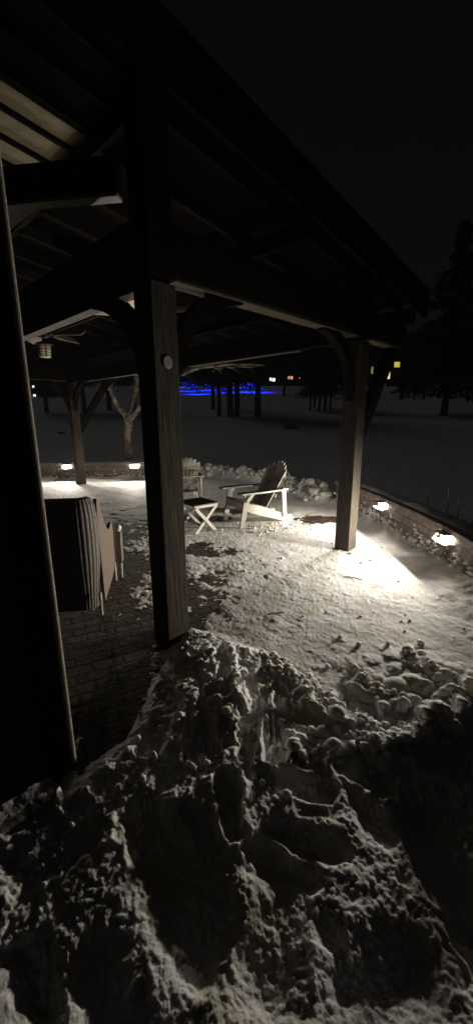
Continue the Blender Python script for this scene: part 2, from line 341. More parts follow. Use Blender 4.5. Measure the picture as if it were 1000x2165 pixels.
def ground_mesh():
    a1 = np.radians(np.concatenate([np.linspace(-100, -42, 60, endpoint=False), np.linspace(-42, 42, 780), np.linspace(42, 100, 61)[1:]]))
    rs = [.3]
    while rs[-1] < 420:
        r = rs[-1]; rs.append(r*(1+(.0042 if r < 5 else .0055 if r < 9 else .008 if r < 14 else .03)))
    rs = np.array(rs); A, Rr = np.meshgrid(a1, rs); x = Rr*np.sin(A); y = Rr*np.cos(A)
    z = snow_h(x.ravel(), y.ravel()).reshape(x.shape)
    n, k = x.shape; co = np.stack([x, y, z], -1).reshape(-1, 3).astype(np.float32)
    i = (np.arange(n-1)[:, None]*k+np.arange(k-1)[None]).ravel(); f = np.stack([i, i+k, i+k+1, i+1], 1)[:, ::-1].astype(np.int32)
    f = f[:, ::-1]
    me = bpy.data.meshes.new('snow_ground'); me.vertices.add(len(co)); me.vertices.foreach_set('co', co.ravel())
    me.loops.add(f.size); me.loops.foreach_set('vertex_index', f[:, ::-1].ravel()); me.polygons.add(len(f))
    me.polygons.foreach_set('loop_start', np.arange(len(f), dtype=np.int32)*4); me.polygons.foreach_set('loop_total', np.full(len(f), 4, np.int32))
    me.polygons.foreach_set('use_smooth', np.ones(len(f), bool)); me.update(); me.validate()
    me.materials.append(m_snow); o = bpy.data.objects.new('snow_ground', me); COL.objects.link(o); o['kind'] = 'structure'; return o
ground_mesh()
# paving under the snow
pm = MB(); pts = [(2.6, -4), (2.6, 8), (1.9, 9.5), (.5, 11.6), (-1.5, 12), (-13, 11.2), (-13, -4)]
vs = [pm.bm.verts.new((a, b, 0)) for a, b in pts]; pm.bm.faces.new(vs)
pav = pm.build('paved_patio', brick_mat('brick_pavers', (.125, .085, .058), (.07, .055, .042), (.02, .017, .014), .22, .11, math.radians(-25), ms=.012, bumpd=.022, noise=.75)); pav['kind'] = 'structure'

def terr(x, y): return float(snow_h(np.array([x], float), np.array([y], float))[0])
def on_terrain(px, py, lo=10., hi=300.):
    r = ray(px, py); prev = None
    for Y in np.geomspace(lo, hi, 900):
        t = Y/r.y; z = EYE+r.z*t; g_ = float(lawn_h(np.array(Y)))
        if z <= g_: return Vector((r.x*t, Y, g_))
    return Vector((r.x*hi/r.y, hi, float(lawn_h(np.array(hi)))))

# ------------------------------------------------------------------ seat walls
m_stone = brick_mat('seat_wall_stone', (.25, .195, .165), (.17, .135, .115), (.09, .07, .06), .36, .125, coord='UV', ms=.008, bumpd=.012, noise=.45)
m_cap = brick_mat('cap_stone', (.22, .175, .155), (.18, .14, .125), (.06, .045, .04), .36, .6, coord='UV', ms=.006, bumpd=.008)
def densify(p, n):
    """catmull-rom through the points"""
    q = []
    P = [Vector((a, b)) for a, b in p]; P = [P[0]*2-P[1]]+P+[P[-1]*2-P[-2]]
    for i in range(1, len(P)-2):
        for k_ in range(n):
            t = k_/n; a, b, c, d = P[i-1:i+3]
            q.append(.5*((2*b)+(c-a)*t+(2*a-5*b+4*c-d)*t*t+(3*b-a-3*c+d)*t**3))
    q.append(P[-2]); return q
def sweep(path, prof, name, m, parent, side):
    """prof: (outward offset, z) closed outline swept along path; side=+1 if outward is to the left of the path"""
    bm = bmesh.new(); uvl = bm.loops.layers.uv.new('UVMap'); rings = []; L = 0; Ls = []
    per = [0]
    for i in range(len(prof)): per.append(per[-1]+math.dist(prof[i], prof[(i+1) % len(prof)]))
    for i, p in enumerate(path):
        t = (path[min(i+1, len(path)-1)]-path[max(0, i-1)]).normalized(); nrm = Vector((-t.y, t.x))*side
        if i: L += (p-path[i-1]).length
        Ls.append(L); rings.append([bm.verts.new((p.x+nrm.x*o, p.y+nrm.y*o, z)) for o, z in prof])
    n = len(prof)
    for i in range(len(rings)-1):
        for k_ in range(n):
            f = bm.faces.new((rings[i][k_], rings[i][(k_+1) % n], rings[i+1][(k_+1) % n], rings[i+1][k_]))
            a, b = per[k_], per[k_+1]
            zz = abs(prof[k_][1]-prof[(k_+1) % n][1]) > .5*(b-a)
            va, vb = (prof[k_][1], prof[(k_+1) % n][1]) if zz else (a, b)
            for lp, q in zip(f.loops, ((Ls[i], va), (Ls[i], vb), (Ls[i+1], vb), (Ls[i+1], va))): lp[uvl].uv = q
    bm.faces.new(rings[0]); bm.faces.new(rings[-1][::-1]); bmesh.ops.recalc_face_normals(bm, faces=bm.faces[:])
    me = bpy.data.meshes.new(name); bm.to_mesh(me); bm.free(); me.materials.append(m)
    o = bpy.data.objects.new(name, me); COL.objects.link(o); o.parent = parent; return o
def seat_wall(path, side, label):
    r = empty('seat_wall'); tag(r, label, 'wall', 'low stone seat walls round the patio')
    q = densify(path, 8)
    sweep(q, [(0, -.1), (.30, -.1), (.30, .43), (0, .43)], 'wall_body', m_stone, r, side)
    sweep(q, [(-.03, .433), (.33, .433), (.335, .44), (.335, .495), (.33, .505), (-.03, .505), (-.038, .495), (-.038, .44)], 'cap', m_cap, r, side)
    # drifted snow left along the cap
    bm = bmesh.new(); rings = []
    for i in range(len(q)):
        t = (q[min(i+1, len(q)-1)]-q[max(0, i-1)]).normalized(); nn = Vector((-t.y, t.x))*side
        row = []
        for k_ in range(9):
            o_ = .05+.27*k_/8; p = q[i]+nn*o_
            h = .508+max(-.01, .03*math.sin(math.pi*k_/8)*(.6+1.2*float(fbm(np.array([p.x]), np.array([p.y]), .3, 3, 5)[0])))
            row.append(bm.verts.new((p.x, p.y, h if 0 < k_ < 8 else .50)))
        rings.append(row)
    for i in range(len(rings)-1):
        for k_ in range(8): bm.faces.new((rings[i][k_], rings[i][k_+1], rings[i+1][k_+1], rings[i+1][k_]))
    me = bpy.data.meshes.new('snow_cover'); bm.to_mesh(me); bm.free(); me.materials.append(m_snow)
    me.polygons.foreach_set('use_smooth', [True]*len(me.polygons))
    o = bpy.data.objects.new('snow_cover', me); COL.objects.link(o); o.parent = r
    return r
seat_wall(WALL_R, 1, 'curved brown stone seat wall along the right edge of the snowy patio')
seat_wall(WALL_L, 1, 'straight stone seat wall across the far left of the patio behind the posts')

# wall lamps
LAMPS = [((812, 1058), WALL_R, 'glowing wall light under the cap nearest the right front post'),
         ((950, 1130), WALL_R, 'glowing wall light closest to the right edge of the picture'),
         ((142, 981), WALL_L, 'glowing wall light just left of the far pavilion post'),
         ((286, 979), WALL_L, 'glowing wall light below the forked pale tree')]
for (px, py), path, lab in LAMPS:
    best = None
    q = densify(path, 20)
    for i in range(1, len(q)-1):
        p3 = Vector((q[i].x, q[i].y, .41)); d = (p3-Vector((0, 0, EYE))); r = ray(px, py)
        e_ = abs(d.x/d.y-r.x/r.y)
        if best is None or e_ < best[0]: best = (e_, i)
    i = best[1]; t = (q[i+1]-q[i-1]).normalized(); nn = Vector((t.y, -t.x))          # towards the patio
    zc = EYE+ray(px, py).z/ray(px, py).y*q[i].y; zc = min(zc, .41)
    th = math.atan2(nn.y, nn.x)
    L_ = empty('wall_light', (q[i].x+nn.x*.0, q[i].y+nn.y*.0, zc), th); tag(L_, lab, 'wall light', 'lit lamps set in the seat walls')
    MB().box((.0625, 0, .030), (.125, .21, .006), bev=.002).box((.006, 0, -.005), (.01, .20, .07), bev=.002).build('housing', m_metal, L_)  # hood plate added to cut the light going upward
    MB().box((.066, 0, -.072), (.132, .27, .006), bev=.002).build('cutoff_lip', m_white, L_)  # added lower lip, holds light back from the nearest snow
    x_ = MB(); q_ = bmesh.ops.create_uvsphere(x_.bm, u_segments=24, v_segments=14, radius=1)['verts']
    for p_ in q_: p_.co = Vector((p_.co.x*.034+.018, p_.co.y*.13, p_.co.z*.056-.020))
    x_.build('lens', m_lens, L_, True)
    ld = bpy.data.lights.new('wall_light_glow', 'AREA'); ld.shape = 'RECTANGLE'; ld.size = .075; ld.size_y = .18; ld.energy = LAMP_W*(1. if px > 500 else .8); ld.color = LAMP_COL
    lo = bpy.data.objects.new('wall_light_glow', ld); COL.objects.link(lo); lo.parent = L_; lo.location = (.058, 0, -.022)
    lo.rotation_euler = (0, math.radians(-90+LAMP_TILT), 0); ld.spread = math.radians(LAMP_SPREAD)

# ------------------------------------------------------------------ pavilion
PV = empty('pavilion', (0, 0, 0)); tag(PV, 'dark heavy timber pavilion with square posts, curved braces and sloping roof over the patio', 'pavilion')
S18 = .205
def roofz(s_): return 3.70-.12*s_
BZT = 2.65
def post(P, top, s=S18):
    m_ = MB(); m_.box((P.x, P.y, top/2-.02), (s, s, top+.04), Ruv, .008); r = m_.build('post', m_wood, PV)
    MB().box((P.x, P.y, (BZT+roofz((P-P1).dot(u)))/2), (.195, .195, roofz((P-P1).dot(u))-BZT), Ruv, .004).build('shaded_post_top', m_beam, PV)  # top of the post, its darkness under the roof put into the colour
    return r
for P_ in (P1, P2, P3, P4, P5, P6): post(P_, BZT-.03)
BZ0, BZ1 = 2.66, 2.98
def plank_beam(a, b, z0, z1, gap=.05, wd=.055, name='beam'):
    d = (b-a).normalized(); n_ = Vector((-d.y, d.x, 0)); zc = (z0+z1)/2
    for sgn in (-1, 1):
        A = a+n_*sgn*(gap/2+wd/2); B = b+n_*sgn*(gap/2+wd/2); A = Vector((A.x, A.y, zc)); B = Vector((B.x, B.y, zc))
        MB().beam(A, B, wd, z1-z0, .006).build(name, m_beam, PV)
ov = 1.15
plank_beam(P1+u*.1, P2+u*ov, BZ0+.02, BZ1, .085)
plank_beam(P4-u*.3, P3+u*ov, BZ0+.02, BZ1, .085)
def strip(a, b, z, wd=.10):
    a = Vector((a.x, a.y, z)); b = Vector((b.x, b.y, z)); MB().beam(a, b, wd, .02, .003).build('lit_beam_strip', m_strip, PV)  # added paler board: light under the beam put into its colour
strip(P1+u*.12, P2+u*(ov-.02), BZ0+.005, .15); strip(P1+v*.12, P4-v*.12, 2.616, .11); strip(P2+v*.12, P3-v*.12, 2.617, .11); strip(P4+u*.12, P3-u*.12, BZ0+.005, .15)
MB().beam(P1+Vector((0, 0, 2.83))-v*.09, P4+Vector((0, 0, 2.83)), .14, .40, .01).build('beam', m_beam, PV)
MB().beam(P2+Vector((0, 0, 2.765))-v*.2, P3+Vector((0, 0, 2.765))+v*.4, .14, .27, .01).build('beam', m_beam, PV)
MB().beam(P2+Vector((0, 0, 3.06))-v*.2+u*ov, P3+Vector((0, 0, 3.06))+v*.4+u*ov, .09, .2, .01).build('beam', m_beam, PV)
def brace(P, d, zlo, zhi, reach, curve=.16, wd=.10, hh=.12):
    """curved knee brace from post P along horizontal direction d"""
    pts = []; N = 12
    A = Vector((.06, zlo)); B = Vector((reach, zhi)); C = Vector((.06+reach*curve, zhi-(zhi-zlo)*curve))
    for i in range(N+1):
        t = i/N; pts.append(A*(1-t)**2+C*2*t*(1-t)+B*t*t)
    up, dn = [], []
    for i, p in enumerate(pts):
        t = (pts[min(i+1, N)]-pts[max(i-1, 0)]).normalized(); n_ = Vector((-t.y, t.x))
        up.append(p+n_*hh/2); dn.append(p-n_*hh/2)
    n3 = Vector((-d.y, d.x, 0))
    MB().prism([(p.x, p.y) for p in up+dn[::-1]], wd, lambda a, b, c: Vector((P.x, P.y, 0))+d*a+n3*c+Vector((0, 0, b))).build('brace', m_beam, PV)
for P in (P1, P2): brace(P, -u if P is not P1 else u, 1.95, 2.70, .82) if True else None
brace(P3, -u, 1.95, 2.7, .82); brace(P4, u, 1.95, 2.7, .82)
for P in (P2, P3): brace(P, u, 1.36, 2.70, 1.02, curve=.45, wd=.13, hh=.15)
brace(P1, v, 1.95, 2.66, .78); brace(P2, v, 1.95, 2.66, .78); brace(P3, -v, 1.95, 2.66, .82); brace(P5, v, 1.95, 2.66, .8); brace(P5, -v, 1.95, 2.66, .8); brace(P3, v, 1.95, 2.66, .8); brace(P4, -v, 1.95, 2.66, .8)
# ceiling boards, rafters and roof above them
def slab(s0, s1, v0, v1, dz, th, name, m):
    m_ = MB(); c = []
    for a, b in ((s0, v0), (s1, v0), (s1, v1), (s0, v1)): c.append(uv(a, b, roofz(a)+dz))
    lo = [m_.bm.verts.new(p) for p in c]; hi = [m_.bm.verts.new(p+Vector((0, 0, th))) for p in c]
    m_.bm.faces.new(lo); m_.bm.faces.new(hi[::-1])
    for i in range(4): m_.bm.faces.new((lo[i], lo[(i+1) % 4], hi[(i+1) % 4], hi[i]))
    return m_.build(name, m, PV)
slab(-1.03, .03, .66, LV+.5, 0.0, .03, 'ceiling', m_ceil_lit)
slab(-1.03, .03, -.25, .655, 0.0, .03, 'ceiling', m_ceil_shade)
slab(.034, 4.05, -.25, LV+.5, 0.0, .03, 'ceiling', m_ceil_shade)
slab(-7, 4.15, -.27, LV+.6, .034, .14, 'roof', m_roof)  # run back out of view to shade the foreground snow
slab(-1.03, 4.17, -.31, -.274, -.16, .34, 'fascia', m_roof)
for k_ in range(28):
    vv = -.02+.29*k_
    MB().beam(uv(-1.02, vv, roofz(-1.02)-.018), uv(-.03, vv, roofz(-.03)-.018), .03, .03, 0).build('rafter', m_beam, PV)
    if k_ % 2 == 0: MB().beam(uv(.03, vv, roofz(.03)-.06), uv(4.0, vv, roofz(4.0)-.06), .045, .11, 0).build('rafter', m_beam, PV)
MB().beam(uv(0, .12, roofz(0)-.05), uv(0, LV, roofz(0)-.05), .05, .09, 0).build('ridge_beam', m_beam, PV)
MB().beam(uv(1.5, -.2, roofz(1.5)-.19), uv(1.5, LV, roofz(1.5)-.19), .07, .14, 0).build('purlin', m_beam, PV)
MB().beam(uv(2.9, -.2, roofz(2.9)-.19), uv(2.9, LV, roofz(2.9)-.19), .07, .14, 0).build('purlin', m_beam, PV)
# short tie beam to the house wall with its pale gusset
A = G(245, 376, 3.30); B = G(10, 398, 3.30); d_ = (B-A).normalized(); A2 = A-d_*.02; B2 = B+d_*.6
MB().beam(A2, B2, .11, .20, .006).build('tie_beam', m_beam, PV)
MB().beam(A2-Vector((0, 0, .113)), B2-Vector((0, 0, .113)), .09, .022, .003).build('lit_tie_beam_strip', m_white, PV)  # added white board standing in for the lit underside
g1, g2, g3 = G(18, 434, 3.17), G(100, 424, 3.17), G(22, 486, 3.19)
nn = d_.cross(Vector((0, 0, 1))).normalized()*.02
gm = MB(); a_ = [gm.bm.verts.new(p+Vector((0, 0, -.004))) for p in (g1, g2, g3)]; b_ = [gm.bm.verts.new(p+Vector((0, 0, .012))) for p in (g1, g2, g3)]
gm.bm.faces.new(a_); gm.bm.faces.new(b_[::-1])
for i in range(3): gm.bm.faces.new((a_[i], a_[(i+1) % 3], b_[(i+1) % 3], b_[i]))
tag(gm.build('gusset', m_white, PV), 'pale triangular board under the tie beam')
# oval plaque on the near post
face = P1+(-v)*(S18/2+.004); pr = ray(355, 766)
t_ = ((face)-Vector((0, 0, EYE))).dot(v)/pr.dot(v); pc = Vector((0, 0, EYE))+pr*t_
n = 28; bm = bmesh.new(); rings = []
for rr, dz in ((.030, .004), (.034, .005), (.038, .003), (.038, -.003)):
    rings.append([bm.verts.new(pc+(u*math.cos(2*math.pi*k_/n)*rr+Vector((0, 0, 1))*math.sin(2*math.pi*k_/n)*rr*1.12)-v*dz) for k_ in range(n)])
bm.faces.new(rings[0])
for i in range(3):
    for k_ in range(n): bm.faces.new((rings[i][k_], rings[i][(k_+1) % n], rings[i+1][(k_+1) % n], rings[i+1][k_]))
x_ = MB(); x_.bm.free(); x_.bm = bm
for dz in (-.012, .0, .014): x_.box(pc-v*.004+Vector((0, 0, dz)), (.036, .003, .0035), Ruv)
tag(x_.build('plaque', m_plaque, PV), 'small round grey metal plaque on the near post')

# ------------------------------------------------------------------ house corner at the near left
HS = empty('house'); tag(HS, 'dark house wall with a thin pale corner trim at the near left', 'house')
hc = G(160, 1612); sc_, vc_ = (hc-P1).dot(u), (hc-P1).dot(v)
bx = MB(); a0, a1_, b0, b1_ = sc_-2.6, sc_-.012, vc_+.01, vc_+9.5
cs = [uv(a0, b0), uv(a1_, b0), uv(a1_, b1_), uv(a0, b1_)]
lo = [bx.bm.verts.new(p+Vector((0, 0, -.1))) for p in cs]; hi = [bx.bm.verts.new(p+Vector((0, 0, 3.74))) for p in cs]
bx.bm.faces.new(lo); bx.bm.faces.new(hi)
for i in range(4): bx.bm.faces.new((lo[i], lo[(i+1) % 4], hi[(i+1) % 4], hi[i]))
bx.build('wall', m_house, HS)
MB().tube([uv(sc_-.004, vc_+.004, 0), uv(sc_-.004, vc_+.004, 3.72)], .013, 12).build('corner_trim', m_trim, HS)

# ------------------------------------------------------------------ ceiling fans with lanterns
def fan(loc, rot, label, drop):
    r = empty('ceiling_fan', loc, rot); tag(r, label, 'ceiling fan', 'ceiling fans hanging under the pavilion roof')
    rz = roofz((Vector(loc)-P1).dot(u))-loc[2]
    MB().tube([(0, 0, .10), (0, 0, rz-.04)], .014).build('downrod', m_metal, r)
    MB().tube([(0, 0, rz-.08), (0, 0, rz-.01)], [.04, .075], 16).build('canopy', m_metal, r)
    MB().tube([(0, 0, -.07), (0, 0, -.05), (0, 0, .06), (0, 0, .10)], [.07, .12, .13, .05], 20).build('motor', m_metal, r, True)
    for k_ in range(5):
        a = 2*math.pi*k_/5; d = Vector((math.cos(a), math.sin(a), 0)); n_ = Vector((-d.y, d.x, .65)).normalized()
        out = [(.20, -.045), (.30, -.11), (.78, -.125), (.82, -.07), (.82, .07), (.78, .125), (.30, .11), (.20, .045)]
        MB().prism(out, .01, lambda p, q, w_: d*p+n_*q+Vector((0, 0, w_-.005))).build('blade', m_fan, r)
        MB().beam(d*.10+Vector((0, 0, .0)), d*.26+Vector((0, 0, -.012)), .03, .008, 0).build('blade_arm', m_metal, r)
    ln = MB().tube([(0, 0, -drop+.14), (0, 0, -drop+.11), (0, 0, -.06)], [.03, .012, .012], 8).build('lantern_stem', m_metal, r)
    z0 = -drop-.12
    MB().tube([(0, 0, z0+.01), (0, 0, z0+.225)], [.10, .125], 20).build('lantern_glass', m_glass, r, True)
    cage = MB()
    for k_ in range(6):
        a = 2*math.pi*k_/6+.3; d = Vector((math.cos(a), math.sin(a), 0)); cage.beam(d*.108+Vector((0, 0, z0)), d*.133+Vector((0, 0, z0+.235)), .012, .012, 0)
    for f_ in (.035, .09, .145, .2):
        rr = .107+.026*f_/.235; pts = [(rr*math.cos(2*math.pi*i/24), rr*math.sin(2*math.pi*i/24), z0+f_) for i in range(25)]
        cage.tube(pts, .004, 5)
    cage.tube([(0, 0, z0+.235), (0, 0, z0+.26), (0, 0, z0+.28)], [.15, .12, .03], 20)
    cage.build('lantern_cage', m_metal, r)
    return r
fl = P1+u*1.44+v*5.46
rr_ = ray(95, 742); Yf = fl.y; zf = EYE+rr_.z/rr_.y*Yf
fan((rr_.x/rr_.y*Yf, Yf, zf+.30), math.radians(-8), 'ceiling fan with pale blades and a caged lantern at the far left', .30)
f2 = P1+u*1.44+v*2.2
zb = EYE+.223*6.0
fan((f2.x, f2.y, zb), math.radians(57), 'ceiling fan mostly hidden behind the near post, one pale blade tip showing', .30)

# ------------------------------------------------------------------ furniture
def adirondack(loc, rz, label):
    r = empty('adirondack_chair', loc, rz); tag(r, label, 'chair', 'slatted lounge chairs on the patio')
    def xz(yc): return lambda a, b, w_: Vector((a, yc+w_, b))
    for sg in (-1, 1):
        MB().prism([(.42, .405), (.42, .30), (.30, .235), (-.42, .0), (-.54, .0), (-.56, .05), (-.53, .115), (-.40, .135), (-.05, .27), (.15, .345)], .028, xz(sg*.27)).build('side_rail', m_white, r)
        MB().prism([(.42, 0), (.50, 0), (.40, .56), (.30, .56)], .028, xz(sg*.30)).build('front_leg', m_white, r)
        MB().prism([(-.41, .10), (-.34, .10), (-.30, .56), (-.38, .56)], .028, xz(sg*.30)).build('rear_support', m_white, r)
        MB().prism([(.30, .555), (.24, .555), (.36, .42), (.40, .45)], .03, xz(sg*.33)).build('arm_bracket', m_white, r)
        arm = [(.52, .26), (.54, .30), (.54, .37), (.50, .40), (.10, .40), (-.30, .36), (-.42, .33), (-.42, .27), (-.10, .27)]
        MB().prism([(a, sg*b) for a, b in arm], .024, lambda a, b, w_: Vector((a, b, .573+w_))).build('arm', m_white if sg > 0 else m_slat, r)
    MB().box((.435, 0, .345), (.024, .51, .11), bev=.003).build('front_apron', m_white, r)
    st = MB()
    for i in range(7):
        t = i/6; p0 = Vector((.40, 0, .412)); p1 = Vector((-.10, 0, .268)); p = p0.lerp(p1, t)
        st.box(p, (.072, .56, .02), Matrix.Rotation(-.28, 3, 'Y'), .003)
    st.build('seat', m_seat, r)
    bk = MB(); N = 7; base = Vector((-.07, 0, .26)); tilt = math.radians(30)
    dv = Vector((-math.sin(tilt), 0, math.cos(tilt)))
    for i in range(N):
        c = (i-(N-1)/2); L_ = .86-.0135*c*c; f0 = c*.066; f1 = c*.084
        a, b = .030, .038
        out = [(f0-a, 0), (f0+a, 0), (f1+b, L_-.03), (f1+b-.012, L_-.006*abs(c)), (f1, L_+.006), (f1-b+.012, L_-.006*abs(c)), (f1-b, L_-.03)]
        bend = .03*(c/3)**2
        bk.prism(out, .018, lambda p, q, w_: base+dv*q+Vector((0, p, 0))+Vector((bend, 0, 0))+Vector((w_*math.cos(tilt), 0, w_*math.sin(tilt))))
    bk.box(base+dv*.25+Vector((-.018, 0, -.012)), (.022, .52, .06), Matrix.Rotation(-tilt, 3, 'Y')); bk.box(base+dv*.62+Vector((-.02, 0, -.012)), (.022, .50, .05), Matrix.Rotation(-tilt, 3, 'Y'))
    bk.build('backrest', m_slat, r)
    MB().box(base+dv*.38+Vector((-.05, 0, .0)), (.05, .74, .03), bev=.003).build('back_brace', m_white, r)
    return r
adirondack((.35, 6.54, .0), math.radians(208), 'white trimmed slatted lounge chair facing the small folding table')
adirondack((-1.10, 8.05, 0), math.radians(106), 'dark slatted lounge chair seen from behind beside the near post')
tb = empty('folding_table', (-.61, 6.03, 0), math.atan2(.62, .78)); tag(tb, 'small white folding side table with crossed legs and dark slatted top', 'side table')
tt = MB()
for i in range(7): tt.box((0, -.22+.0735*i, .452), (.46, .064, .018), bev=.003)
tt.build('tabletop', m_seat, tb)
for sg in (-1, 1):
    y0 = sg*.225
    MB().box((0, y0, .425), (.43, .03, .04), bev=.004).build('side_rail', m_white, tb)
    MB().beam((-.20, y0-.018, .41), (.17, y0-.018, .0), .022, .05, .003, up=(0, 0, 1)).build('leg', m_white, tb)
    MB().beam((.20, y0+.008, .41), (-.20, y0+.008, .0), .022, .05, .003, up=(0, 0, 1)).build('leg', m_white, tb)
MB().box((-.09, 0, .13), (.03, .42, .03), bev=.003).build('stretcher', m_white, tb)

# wicker loveseat seen from behind
lb = G(213, 1302); lf = G(243, 1225); dirf = (lf-lb).normalized(); rzl = math.atan2(dirf.y, dirf.x)-math.pi/2
LS = empty('wicker_loveseat', (lb.x, lb.y, 0), rzl); tag(LS, 'dark ribbed high backed wicker loveseat with brown side panel at left, its back to us', 'loveseat')
# local: x to the right, y forward, origin right rear leg
W_ = 1.25; bm_ = MB(); N = 110; prof = []
zs = [.05, .25, .5, .75, .92, 1.02, 1.075, 1.09]
ys = [.03, .01, -.02, -.03, -.025, -.01, .015, .05]
rows = []; path_ = []
for i in range(361): path_.append((-W_+.13+(W_-.26)*i/360, 0, 0, -1))
for i in range(1, 61):
    a = math.radians(-90+84*i/60); path_.append((-.13+.13*math.cos(a), .13+.13*math.sin(a), math.cos(a), math.sin(a)))
for i, (bx0, by0, nx, ny) in enumerate(path_):
    rib = .006*abs(math.sin(math.pi*i/10))
    rw = []
    for y, z in list(zip(ys, zs))+[(.07, 1.07), (.075, .9), (.06, .05)]:
        o_ = -y+(rib if z < 1.08 and y < .055 else 0); rw.append(bm_.bm.verts.new((bx0+nx*o_, by0+ny*o_, z)))
    rows.append(rw)
for i in range(len(rows)-1):
    for k_ in range(len(rows[0])): 
        k2 = (k_+1) % len(rows[0]); bm_.bm.faces.new((rows[i][k_], rows[i][k2], rows[i+1][k2], rows[i+1][k_]))
bm_.bm.faces.new(rows[0]); bm_.bm.faces.new(rows[-1])
bm_.build('backrest', m_wickb, LS)
def yz(xc): return lambda a, b, w_: Vector((xc+w_, a, b))
side = [(.12, .06), (.2, .10), (.78, .16), (.80, .52), (.79, .64), (.76, .685), (.70, .69), (.64, .665), (.57, .655), (.50, .68), (.42, .74), (.33, .84), (.25, .96), (.20, 1.03), (.16, 1.06), (.12, 1.06), (.105, .9), (.11, .4)]
def chaikin(p, k_=2):
    for _ in range(k_):
        q = []
        for i in range(len(p)):
            a, b = p[i], p[(i+1) % len(p)]; q += [(a[0]*.75+b[0]*.25, a[1]*.75+b[1]*.25), (a[0]*.25+b[0]*.75, a[1]*.25+b[1]*.75)]
        p = q
    return p
side = chaikin(side)
for xc in (.016, -W_-.016): MB().prism(side, .03, yz(xc)).build('side_panel', m_wick, LS)
for xc in (.075, -W_-.075):
    MB().prism([(.80, .20), (.93, .20), (.95, .45), (.93, .53), (.88, .56), (.83, .54), (.80, .47)], .05, yz(xc)).build('arm_front', m_wick, LS)
    MB().tube([(xc, .84, .555), (xc, .88, .585), (xc, .93, .56)], [.022, .034, .02], 10).build('snow_cover', m_snow, LS, True)
MB().box((-W_/2, .48, .36), (W_-.01, .72, .10), bev=.03).build('seat', m_wick, LS)
MB().box((-W_/2, .80, .24), (W_-.01, .03, .16)).build('front_panel', m_wick, LS)
for x, y in ((.012, .02), (-W_, .02), (.02, .80), (.075, .88), (-W_, .80)):
    MB().tube([(x, y, 0), (x, y, .22)], [.012, .015], 8).build('leg', m_trim, LS)

# ------------------------------------------------------------------ snow lumps thrown on the berms
def ico_lump(bm, c, r, sub=1):
    q = bmesh.ops.create_icosphere(bm, subdivisions=sub, radius=1.0)['verts']
    sx, sy, sz = [r*random.uniform(.7, 1.3) for _ in range(3)]; a = random.uniform(0, 6.28)
    for p in q:
        k_ = 1+random.uniform(-.14, .14); x, y, z = p.co.x*sx*k_, p.co.y*sy*k_, p.co.z*sz*.8*k_
        p.co = Vector((x*math.cos(a)-y*math.sin(a), x*math.sin(a)+y*math.cos(a), z))+Vector(c)
def lumps(name, pts, rmin, rmax, sub=2):
    bm = bmesh.new(); P_ = np.array(pts); z = snow_h(P_[:, 0], P_[:, 1])
    for (x, y), zz in zip(pts, z):
        r = rmin+(rmax-rmin)*random.random()**2.2; ico_lump(bm, (x, y, zz+r*.25), r, sub)
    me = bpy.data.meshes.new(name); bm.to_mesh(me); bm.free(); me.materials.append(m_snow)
    me.polygons.foreach_set('use_smooth', [True]*len(me.polygons))
    o = bpy.data.objects.new(name, me); COL.objects.link(o); return o
def along(path, n, sd):
    q = densify([(p[0], p[1]) for p in path], 12); r = []
    for _ in range(n):
        i = random.randrange(len(q)-1); p = q[i].lerp(q[i+1], random.random()); r.append((p.x+random.gauss(0, sd), p.y+random.gauss(0, sd)))
    return r
hp = lumps('snow_heap_lumps', along(HEAP, 520, .2), .02, .11)
tag(hp, 'white shovelled snow lumps heaped along the far edge of the patio', 'snow heap', kind='stuff')
edge_path = [G(*p)[:2] for p in [(560, 1388), (640, 1445), (710, 1508), (775, 1560), (860, 1575), (905, 1520), (960, 1495), (1040, 1465)]]
e2 = along(edge_path, 520, .045)+along([G(*p)[:2] for p in [(740, 1425), (800, 1465), (845, 1510)]], 90, .035)+along([G(*p)[:2] for p in [(860, 1385), (900, 1420), (960, 1470)]], 90, .05)+along([G(*p)[:2] for p in [(620, 1600), (740, 1590), (860, 1585), (960, 1530)]], 220, .05)
tag(lumps('snow_crumbs', e2, .006, .04), 'crumbled snow lumps along the shovelled edge in the foreground', 'snow lumps', kind='stuff')
lp = along([(-.1, 2.6), (.3, 2.2), (.1, 1.7), (-.3, 1.9), (-.2, 2.6)], 260, .14)+along([(1.3, 4.7), (1.6, 4.6), (1.7, 5.2)], 60, .09)+along([(.2, 5.9), (.6, 6.1), (1.1, 6.2)], 70, .14)+[(random.uniform(-.4, 2.2), random.uniform(2.4, 6)) for _ in range(70)]
tag(lumps('snow_crumbs', lp, .005, .028, 1), 'scattered small snow crumbs on the trodden snow by the posts', 'snow lumps', kind='stuff')
wl = []
for path, n_ in ((WALL_R, 700), (WALL_L, 300)):
    q = densify(path, 12)
    for _ in range(n_):
        i = random.randrange(len(q)-1); t = (q[i+1]-q[i]).normalized(); p = q[i].lerp(q[i+1], random.random())+Vector((t.y, -t.x))*abs(random.gauss(0, .035)); wl.append((p, random.random()))
bm = bmesh.new()
for p, k_ in wl: 
    r = random.uniform(.008, .034); ico_lump(bm, (p.x, p.y, .04+abs(random.gauss(0, .10))), r, 1)
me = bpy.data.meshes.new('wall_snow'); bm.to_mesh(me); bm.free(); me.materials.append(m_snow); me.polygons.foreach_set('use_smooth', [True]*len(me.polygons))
ws = bpy.data.objects.new('snow_on_wall', me); COL.objects.link(ws); tag(ws, 'snow splashed and stuck along the foot of the seat walls', 'snow', kind='stuff')

